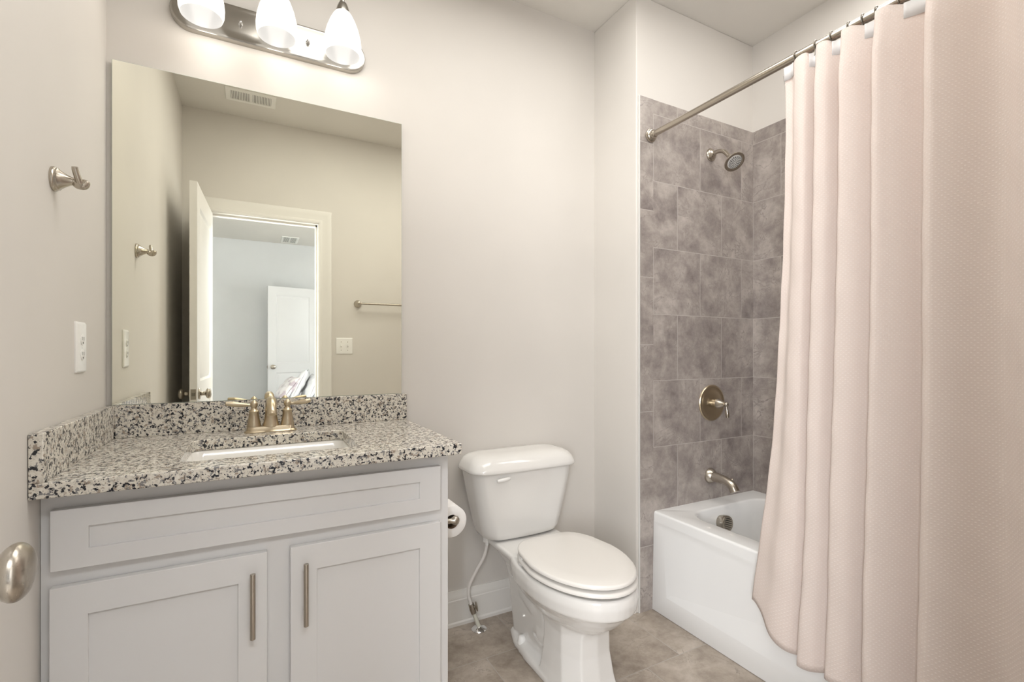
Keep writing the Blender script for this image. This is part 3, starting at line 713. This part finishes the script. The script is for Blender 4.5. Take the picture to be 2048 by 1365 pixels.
loft(bm, [tsec(0.236, 0.008, 0.212, 0.6735, r=0.058), tsec(0.247, 0.004, 0.222, 0.676, r=0.062), tsec(0.249, 0.003, 0.224, 0.682, r=0.062), tsec(0.246, 0.005, 0.221, 0.692, r=0.062), tsec(0.238, 0.010, 0.212, 0.710, r=0.060), tsec(0.226, 0.016, 0.200, 0.724, r=0.058), tsec(0.208, 0.026, 0.182, 0.734, r=0.055), tsec(0.180, 0.045, 0.160, 0.739, r=0.045), tsec(0.12, 0.07, 0.13, 0.7405, r=0.02)])
finish('tank_lid', bm, 'porcelain', t, angle=60)
bm = B()
hx, hy, hz = 1.288, -0.2115, 0.652
lathe(bm, (hx, hy+0.006, hz), (0, -1, 0), [(0, 0.012), (0.006, 0.012), (0.010, 0.008)], 20)
tube(bm, [(hx+0.012, hy-0.008, hz+0.001), (hx, hy-0.012, hz+0.001), (hx-0.020, hy-0.014, hz-0.001), (hx-0.045, hy-0.013, hz-0.003)], [0.006, 0.0078, 0.0078, 0.006], 16)
finish('flush_lever', bm, 'plastic', t)

# supply line
t = thing('water_supply_line', 'braided grey water line with shut-off valve running from the floor to the toilet tank', 'pipe', (1.229, -0.082, 0))
bm = B(); lathe(bm, (1.229, -0.082, 0), (0, 0, 1), [(0, 0.032), (0.003, 0.032), (0.008, 0.026), (0.011, 0.014), (0.014, 0.010)], 32); finish('escutcheon', bm, 'chrome', t)
bm = B(); tube(bm, [(1.229, -0.082, 0.008), (1.208, -0.068, 0.075)], 0.0085, 16, smooth=False); finish('stub_pipe', bm, 'beigepipe', t)
bm = B(); tube(bm, [(1.210, -0.0695, 0.066), (1.206, -0.0675, 0.082), (1.200, -0.065, 0.105)], [0.011, 0.013, 0.012], 16, smooth=False)
tube(bm, [(1.203, -0.068, 0.090), (1.216, -0.078, 0.096)], [0.007, 0.007], 12, smooth=False); finish('shutoff_valve', bm, 'nickel_d', t)
bm = B(); lathe(bm, (1.2165, -0.0785, 0.0965), (0.75, -0.6, 0.25), [(0, 0.004), (0.001, 0.016), (0.004, 0.0165), (0.005, 0.012), (0.005, 0)], 20, sx=0.62, sy=1.25); finish('valve_handle', bm, 'nickel', t)
bm = B(); tube(bm, [(1.199, -0.0645, 0.105), (1.190, -0.062, 0.140), (1.193, -0.065, 0.185), (1.218, -0.078, 0.245), (1.246, -0.090, 0.300), (1.258, -0.095, 0.345), (1.259, -0.095, 0.370)], 0.0068, 14); finish('hose', bm, 'hose', t)
bm = B(); lathe(bm, (1.259, -0.095, 0.3515), (0, 0, 1), [(0, 0.0075), (0.010, 0.0075)], 16); lathe(bm, (1.259, -0.095, 0.366), (0, 0, 1), [(0, 0.014), (0.0, 0.017), (0.024, 0.0165)], 8); finish('coupling_nut', bm, 'plastic', t, angle=20)

# ================================================================= TOILET PAPER
RZ, RX = 0.608, 0.979
t = thing('toilet_paper_holder', 'nickel two-post paper holder on the right side of the vanity', 'paper holder', (0.923, -0.37, RZ))
for y in (-0.447, -0.305):
    bm = B(); lathe(bm, (0.9225, y, RZ), (1, 0, 0), [(0, 0.022), (0.003, 0.0225), (0.007, 0.019), (0.014, 0.011), (0.026, 0.0082), (0.043, 0.0085), (0.050, 0.0125), (0.057, 0.0148), (0.065, 0.0128), (0.070, 0.006), (0.071, 0)], 28)
    finish('post', bm, 'nickel_d', t, angle=45)
bm = B(); cyl(bm, (RX-0.001, -0.440, RZ-0.0), (0, 1, 0), 0.128, 0.008, 20); finish('roller', bm, 'nickel_d', t)
t = thing('toilet_paper_roll', 'white toilet paper roll on the holder beside the vanity', 'toilet paper', (RX, -0.375, RZ))
bm = B()
y0, y1 = -0.429, -0.325
def roll_ring(y, r, tail=False, n=48):
    pts = []
    for k in range(n):
        a = 2*pi*k/n; x, z = r*cos(a), r*sin(a)
        pts.append((RX-0.004+x, y, RZ-0.010+z))
    return pts
loft(bm, [roll_ring(y0, 0.023), roll_ring(y0, 0.0505), roll_ring(y0+0.001, 0.0515), roll_ring(y1, 0.0515), roll_ring(y1, 0.023)], False, False)
finish('paper', bm, 'paper', t, angle=60)
bm = B(); loft(bm, [roll_ring(y0+0.001, 0.0229), roll_ring(y1-0.001, 0.0229)], False, False); finish('cardboard_core', bm, 'card', t)

# ================================================================= TUB
t = thing('bathtub', 'white alcove bathtub with flat apron behind the pink curtain', 'bathtub', (2.33, -1.07, 0))
TZ = 0.4404
ty0, ty1 = -1.8385, YA-0.0008
tx0, tx1 = XT, XE-0.0008
bm = B()
def trr(g0, g1, ga, gb, z, r):   # insets: front(x0), back(x1), foot(y0), head(y1)
    return R(rrect(tx0+g0, tx1-g1, ty0+ga, ty1-gb, r, 7), z)
rings = [trr(0, 0, 0, 0, 0.0, 0.002), trr(0, 0, 0, 0, TZ-0.010, 0.002), trr(0.001, 0, 0, 0, TZ-0.005, 0.003), trr(0.004, 0, 0, 0, TZ-0.001, 0.004), trr(0.010, 0, 0, 0, TZ, 0.005),
         trr(0.088, 0.045, 0.10, 0.088, TZ+0.001, 0.11), trr(0.094, 0.050, 0.106, 0.094, TZ-0.001, 0.11), trr(0.099, 0.055, 0.112, 0.099, TZ-0.008, 0.11), trr(0.104, 0.060, 0.13, 0.106, TZ-0.06, 0.11),
         trr(0.118, 0.075, 0.19, 0.124, 0.20, 0.11), trr(0.140, 0.10, 0.25, 0.15, 0.12, 0.11), trr(0.18, 0.14, 0.30, 0.20, 0.095, 0.10), trr(0.25, 0.21, 0.4, 0.3, 0.09, 0.06)]
loft(bm, rings, True, True)
tubm = finish('tub_shell', bm, 'tub', t, angle=50)
# raised apron border: a shallow step around a sunken field
bm = B()
ax = tx0
def apr(y_a, y_b, z_a, z_b, x): return [(x, y_a, z_a), (x, y_b-0.03, z_a), (x, y_b, z_b), (x, y_a, z_b)]
o0 = [(ax-0.0005, ty0+0.01, 0.002), (ax-0.0005, ty1-0.0005, 0.002), (ax-0.0005, ty1-0.0005, TZ-0.04), (ax-0.0005, ty0+0.01, TZ-0.04)]
p0 = [(ax-0.0095, ty0+0.01, 0.002), (ax-0.0095, ty1-0.0005, 0.002), (ax-0.0009, ty1-0.0005, TZ-0.045), (ax-0.0009, ty0+0.01, TZ-0.045)]
p1 = [(ax-0.0095, ty0+0.13, 0.088), (ax-0.0095, ty1-0.085, 0.088), (ax-0.0010, ty1-0.052, TZ-0.07), (ax-0.0010, ty0+0.09, TZ-0.07)]
p2 = [(ax-0.0008, ty0+0.145, 0.104), (ax-0.0008, ty1-0.100, 0.104), (ax-0.0008, ty1-0.064, TZ-0.075), (ax-0.0008, ty0+0.105, TZ-0.075)]
loft(bm, [o0, p0, p1, p2], False, True)
finish('apron', bm, 'tub', t, angle=180, bevel=0.004, seg=3)
bm = B(); oc = (2.300, ty1-0.106-0.004, 0.372)
lathe(bm, oc, (0, -1, 0.06), [(-0.012, 0.030), (0.016, 0.0365), (0.030, 0.0365), (0.034, 0.0355), (0.035, 0.034)], 40)
ov = finish('overflow_plate', bm, 'nickel_d', t, angle=30)
bm = B()
for k in range(-3, 4):
    hw = math.sqrt(max(0, 0.029**2-(k*0.0085)**2))*0.85
    if hw > 0.004: box(bm, oc[0]-hw, oc[0]+hw, oc[1]-0.0365, oc[1]-0.0348, oc[2]+0.002+k*0.0085-0.0011, oc[2]+0.002+k*0.0085+0.0011)
finish('overflow_slot', bm, 'dark', ov)

# ================================================================= SHOWER FITTINGS
SX = 2.362
t = thing('wall_shower', 'nickel shower head on a bent arm high on the tiled end wall', 'shower head', (SX, YA, 2.115))
bm = B(); lathe(bm, (SX, YA, 2.115), (0, -1, 0), [(0, 0.031), (0.003, 0.0315), (0.009, 0.028), (0.012, 0.022), (0.015, 0.0215), (0.020, 0.015), (0.022, 0.0105)], 36); finish('flange', bm, 'nickel', t, angle=40)
bm = B(); tube(bm, [(SX, YA-0.01, 2.115), (SX, YA-0.045, 2.117), (SX-0.001, YA-0.078, 2.103), (SX-0.004, YA-0.111, 2.065)], 0.0098, 18); finish('arm', bm, 'nickel', t)
ax = Vector((-0.14, -0.66, -0.74)).normalized(); p = Vector((SX-0.004, YA-0.108, 2.068))
bm = B(); lathe(bm, p, ax, [(0, 0.0115), (0.008, 0.0155), (0.016, 0.016), (0.018, 0.0145), (0.028, 0.020), (0.038, 0.032), (0.043, 0.0435), (0.047, 0.0465), (0.052, 0.0460), (0.053, 0.039), (0.050, 0.0335)], 44, True, False)
hd = finish('head', bm, 'nickel', t, angle=40)
bm = B(); lathe(bm, p+ax*0.0485, ax, [(0, 0.0338), (0.0025, 0.031), (0.0035, 0)], 40); fc = finish('spray_face', bm, 'caulk', t)
bm = B(); u_, v_, _ = frame(ax)
for rr_, n in ((0.006, 5), (0.0115, 9), (0.017, 13), (0.022, 17), (0.0265, 20)):
    for k in range(n):
        a = 2*pi*k/n+rr_*40; q = p+ax*0.0510+(u_*cos(a)+v_*sin(a))*rr_
        lathe(bm, q, ax, [(0, 0.0017), (0.0024, 0.0014)], 8)
finish('nozzles', bm, 'dark', fc)
t = thing('shower_valve', 'round nickel shower valve with a lever handle on the tiled end wall', 'shower valve', (SX+0.004, YA, 0.909))
vx, vz = SX+0.004, 0.909
bm = B(); lathe(bm, (vx, YA, vz), (0, -1, 0), [(0, 0.087), (0.004, 0.088), (0.008, 0.085), (0.010, 0.078), (0.0085, 0.074), (0.0085, 0.062), (0.0105, 0.058), (0.0125, 0.035), (0.014, 0.025)], 56); finish('escutcheon', bm, 'nickel_warmlit', t, angle=30)
bm = B(); lathe(bm, (vx, YA-0.013, vz), (0, -1, 0), [(0, 0.019), (0.018, 0.019), (0.019, 0.0235), (0.024, 0.025), (0.030, 0.0245), (0.044, 0.018), (0.058, 0.011), (0.066, 0.009)], 36)
hb = finish('hub', bm, 'nickel', t, angle=40)
bm = B(); lathe(bm, (vx, YA-0.075, vz), (0, -1, 0), [(0, 0.009), (0.004, 0.0105), (0.010, 0.0115), (0.016, 0.010), (0.020, 0.005), (0.021, 0)], 24)
tube(bm, [(vx, YA-0.084, vz-0.006), (vx+0.002, YA-0.086, vz-0.022), (vx+0.004, YA-0.088, vz-0.045), (vx+0.005, YA-0.089, vz-0.062)], [0.005, 0.0055, 0.0085, 0.0072], 18)
finish('lever', bm, 'nickel', hb, angle=45)
t = thing('tub_spout', 'nickel tub spout with diverter knob above the bathtub rim', 'tub spout', (SX-0.006, YA, 0.553))
bm = B(); bx, bz = SX-0.006, 0.556
lathe(bm, (bx, YA, bz), (0, -1, 0), [(0, 0.037), (0.004, 0.0375), (0.012, 0.034), (0.022, 0.0275), (0.026, 0.024)], 36); finish('flange', bm, 'nickel', t, angle=45)
bm = B(); tube(bm, [(bx, YA-0.018, bz), (bx, YA-0.060, bz-0.002), (bx, YA-0.100, bz-0.008), (bx, YA-0.125, bz-0.022), (bx, YA-0.140, bz-0.046)], [0.0245, 0.0215, 0.0200, 0.0200, 0.0215], 28, 8)
finish('spout_body', bm, 'nickel', t, angle=50)
bm = B(); lathe(bm, (bx, YA-0.122, bz-0.006), (0, -0.15, 1), [(0, 0.004), (0.010, 0.004), (0.012, 0.0065), (0.017, 0.0065), (0.020, 0.003), (0.021, 0)], 18); finish('diverter_knob', bm, 'nickel', t)

# ================================================================= CURTAIN ROD
RXr, RZr = 1.968, 2.125
t = thing('curtain_rod', 'straight nickel shower curtain rod spanning the tub alcove', 'curtain rod', (RXr, -1.07, RZr))
bm = B(); cyl(bm, (RXr, YA-0.004, RZr), (0, -1, 0), 1.528, 0.0132, 28); finish('rod', bm, 'nickel', t)
for y, d in ((YA-0.0008, -1), (YE+0.0008, 1)):
    bm = B(); lathe(bm, (RXr, y, RZr), (0, d, 0), [(0, 0.029), (0.003, 0.030), (0.007, 0.0285), (0.008, 0.0255), (0.013, 0.0255), (0.016, 0.023), (0.017, 0.0195), (0.024, 0.0190), (0.030, 0.0165), (0.032, 0.0135)], 36)
    finish('end_flange', bm, 'nickel', t, angle=30)

# ================================================================= CURTAIN
# plan view fold line, (y, x) of alternating ridges (towards the room) and valleys
TOPC = [(-0.932, 1.966), (-0.955, 1.968), (-0.978, 1.940), (-1.010, 1.936), (-1.028, 1.972), (-1.036, 1.966), (-1.046, 1.930), (-1.076, 1.934), (-1.100, 1.974), (-1.112, 1.974),
        (-1.116, 1.932), (-1.130, 1.922), (-1.158, 1.938), (-1.196, 1.974), (-1.206, 1.972), (-1.207, 1.924), (-1.222, 1.914), (-1.248, 1.934), (-1.300, 1.974), (-1.326, 1.976), (-1.328, 1.918), (-1.346, 1.900), (-1.372, 1.912),
        (-1.430, 1.944), (-1.470, 1.948), (-1.505, 1.915), (-1.535, 1.905), (-1.58, 1.95), (-1.62, 1.96), (-1.65, 1.915), (-1.69, 1.92), (-1.73, 1.96), (-1.79, 1.95)]
BOTC = [(-0.835, 1.930), (-0.880, 1.914), (-0.925, 1.898), (-0.975, 1.905), (-1.004, 1.935), (-1.014, 1.930), (-1.018, 1.888), (-1.052, 1.890), (-1.085, 1.922), (-1.094, 1.926),
        (-1.096, 1.888), (-1.112, 1.874), (-1.150, 1.884), (-1.192, 1.930), (-1.202, 1.930), (-1.203, 1.876), (-1.220, 1.862), (-1.250, 1.880), (-1.306, 1.928), (-1.330, 1.930), (-1.332, 1.870), (-1.352, 1.850), (-1.385, 1.860),
        (-1.445, 1.888), (-1.485, 1.894), (-1.520, 1.865), (-1.550, 1.855), (-1.59, 1.90), (-1.62, 1.915), (-1.65, 1.870), (-1.69, 1.875), (-1.73, 1.915), (-1.79, 1.905)]
NS, NV = 9, 90
def curtain_row(v):
    """v = 0 top .. 1 bottom"""
    q0 = v**1.9
    amp = min(1.0, 0.45+v*9)                  # pinched flatter near the hooks
    P = []
    for ic, ((ya, xa), (yb, xb)) in enumerate(zip(TOPC, BOTC)):
        q = v**(2.3-0.1*min(ic, 4))
        x = xa*(1-q)+xb*q; y = ya*(1-q)+yb*q
        mid = 1.952*(1-q)+1.900*q
        P.append((mid+(x-mid)*amp, y, 0))
    return catmull(P, NS)
def curtain_mesh(z_top, z_bot):
    bm = B(); uvl = bm.loops.layers.uv.new('UVMap')
    rows = []; us = None
    for iv in range(NV+1):
        v = iv/NV; row = curtain_row(v); n = len(row); r = []
        if us is None:
            ref = curtain_row(0.4); us = [0]
            for a, b_ in zip(ref, ref[1:]): us.append(us[-1]+(b_-a).length)
        for i, p_ in enumerate(row):
            s = i/(n-1)
            ridge = max(0, min(1, (1.956-curtain_row_top[i].x)/0.03))
            zt = z_top+0.016*ridge
            lift = 0.105*math.exp(-(us[i]/0.05)**2)
            zb = z_bot+lift+0.006*sin(us[i]*23)
            z = zt+(zb-zt)*v
            x = p_.x+0.0025*sin(z*9+us[i]*14)*v+0.0012*sin(z*31+us[i]*40)
            y = p_.y+0.003*sin(z*5+us[i]*9)*v
            r.append((bm.verts.new((x, y, z)), us[i], z))
        rows.append(r)
    for a, b_ in zip(rows, rows[1:]):
        for i in range(len(a)-1):
            q = (a[i], a[i+1], b_[i+1], b_[i]); f = bm.faces.new([k[0] for k in q])
            for l, k in zip(f.loops, q): l[uvl].uv = (k[1], k[2])
    return bm
curtain_row_top = curtain_row(0.12)
t = thing('shower_curtain', 'blush pink waffle-weave shower curtain gathered in folds along the rod', 'shower curtain', (1.93, -1.36, 0.2))
bm = curtain_mesh(2.096, 0.190)
cu = finish('fabric_panel', bm, 'curtain', t, angle=80)
so = cu.modifiers.new('solid', 'SOLIDIFY'); so.thickness = 0.0012; so.offset = 0
# white header tape that shows in the valleys between the folds
row0 = curtain_row(0.0); row1 = curtain_row(0.021)
seg = []; cur = []
for i, p_ in enumerate(row0):
    if p_.x > 1.9515: cur.append(i)
    else:
        if len(cur) > 3: seg.append(cur)
        cur = []
if len(cur) > 3: seg.append(cur)
for cur in seg:
    bm = B(); Lr = []
    for i in cur:
        for k, (row, z) in enumerate(((row0, 2.1005), (row1, 2.058))):
            Lr.append(bm.verts.new((row[i].x-0.0030, row[i].y+0.0006, z)))
    for j in range(len(cur)-1):
        bm.faces.new((Lr[2*j], Lr[2*j+2], Lr[2*j+3], Lr[2*j+1]))
    o = finish('header_tape', bm, 'tape', t, angle=80)
    s2 = o.modifiers.new('solid', 'SOLIDIFY'); s2.thickness = 0.0012; s2.offset = 0
# hooks round the rod
HY = [-0.967, -1.031, -1.078, -1.127, -1.165, -1.200, -1.255, -1.335, -1.425, -1.53, -1.63, -1.74]
hl = ['curtain hook at the left end of the pink curtain', 'second curtain hook from the left end of the curtain', 'third curtain hook from the left end of the curtain', 'fourth curtain hook from the left, behind a pink fold', 'fifth curtain hook from the left, above white tape', 'sixth curtain hook from the left, behind a wide fold', 'seventh curtain hook from the left, near the top edge of the picture']
for i, y in enumerate(HY):
    bm = B(); pts = []
    for k in range(25):
        a = radians(-60+300*k/24)
        pts.append((RXr+0.0165*cos(a), y, RZr+0.0165*sin(a)))
    pts.append((RXr-0.0125, y, RZr-0.034)); pts = [(RXr+0.003, y+0.001, RZr-0.034)]+pts
    tube(bm, pts, 0.0017, 8, 2)
    o = finish('curtain_hook', bm, 'steel')
    recenter(o, (RXr, y, RZr-0.034))
    tag(o, 'dark metal '+(hl[i] if i < 7 else 'curtain hook on the rod over the foreground part of the curtain'), 'curtain hook', 'curtain hooks on the shower rod')
# clear liner inside the tub
bm = B(); rows = []
for iv in range(31):
    v = iv/30; r = []
    for i in range(121):
        s = i/120; y = -0.905-0.9*s-0.0*v; x = 1.992+0.02*sin(s*70)*(0.4+0.6*v)+0.075*min(1, v*1.15)+0.006*sin(s*31+v*4)
        if i < 8: x += 0.004*(8-i)*sin(v*9)
        r.append(bm.verts.new((x, y, 2.098+(0.30-2.098)*v)))
    rows.append(r)
for a, b_ in zip(rows, rows[1:]):
    for i in range(120): bm.faces.new((a[i], a[i+1], b_[i+1], b_[i]))
o = finish('shower_liner', bm, 'liner', angle=80); recenter(o, (2.02, -1.36, 2.09))
s2 = o.modifiers.new('solid', 'SOLIDIFY'); s2.thickness = 0.0003
tag(o, 'clear plastic shower liner hanging behind the pink curtain', 'shower liner')

# ================================================================= BEDROOM, seen in the mirror
t = thing('bed', 'bed with pale bedding in the bedroom, seen through the mirrored doorway', 'bed', (1.45, -4.6, 0.008))
bm = B(); box(bm, 0.58, 2.3, -5.35, -3.9, 0.30, 0.56); finish('mattress', bm, 'bedding', t, bevel=0.05, seg=4)
bm = B(); box(bm, 0.62, 2.3, -5.30, -3.95, 0.14, 0.30); finish('bed_frame', bm, 'bedding', t, bevel=0.01)
for x in (0.67, 2.24):
    for y in (-5.24, -4.0):
        bm = B(); box(bm, x-0.03, x+0.03, y-0.03, y+0.03, 0.008, 0.14); finish('leg', bm, 'steel', t)
def pillow(name, label, loc, rot, w_, h_, th, mat, group='pillows on the bedroom bed'):
    bm = B(); n = 20; L2 = []
    for sg in (1, -1):
        g = []
        for i in range(n+1):
            row = []
            for j in range(n+1):
                u, v = 2*i/n-1, 2*j/n-1
                k = ((1-u**4)*(1-v**4))**0.55
                pinch = 1-0.10*((1-abs(u))*abs(v)**3+(1-abs(v))*abs(u)**3)
                wob = 0.006*sin(u*7+v*3)+0.005*sin(v*9-u*4)
                row.append(bm.verts.new((u*w_/2*pinch, sg*(th/2*k+0.004)+wob*k, v*h_/2*pinch+h_/2)))
            g.append(row)
        for i in range(n):
            for j in range(n): bm.faces.new((g[i][j], g[i+1][j], g[i+1][j+1], g[i][j+1]))
    bmesh.ops.remove_doubles(bm, verts=bm.verts, dist=0.0001)
    o = finish(name, bm, mat, angle=180); o.location = loc; o.rotation_euler = rot
    # hem piping keeps the outline closed
    s = o.modifiers.new('solid', 'SOLIDIFY'); s.thickness = 0.006
    tag(o, label, 'pillow', group); return o
PZ = 0.575
pillow('pillow', 'mauve patterned pillow leaning right on the bed, leftmost of the pile in the mirror', (0.665, -4.66, PZ), (radians(38), 0, radians(82)), 0.44, 0.34, 0.10, 'pillow_p')
pillow('pillow', 'tall white pillow right behind the mauve patterned pillow, seen in the mirror', (0.830, -4.72, PZ), (radians(26), 0, radians(98)), 0.50, 0.40, 0.10, 'pillow_w')
pillow('pillow', 'short pale pillow between the two tall white pillows, seen in the mirror', (0.965, -4.62, PZ), (radians(24), 0, radians(84)), 0.42, 0.33, 0.09, 'pillow_w')
pillow('pillow', 'tall white pillow half hidden by the door casing, rightmost of the pile in the mirror', (1.085, -4.68, PZ), (radians(20), 0, radians(94)), 0.50, 0.42, 0.10, 'pillow_w')
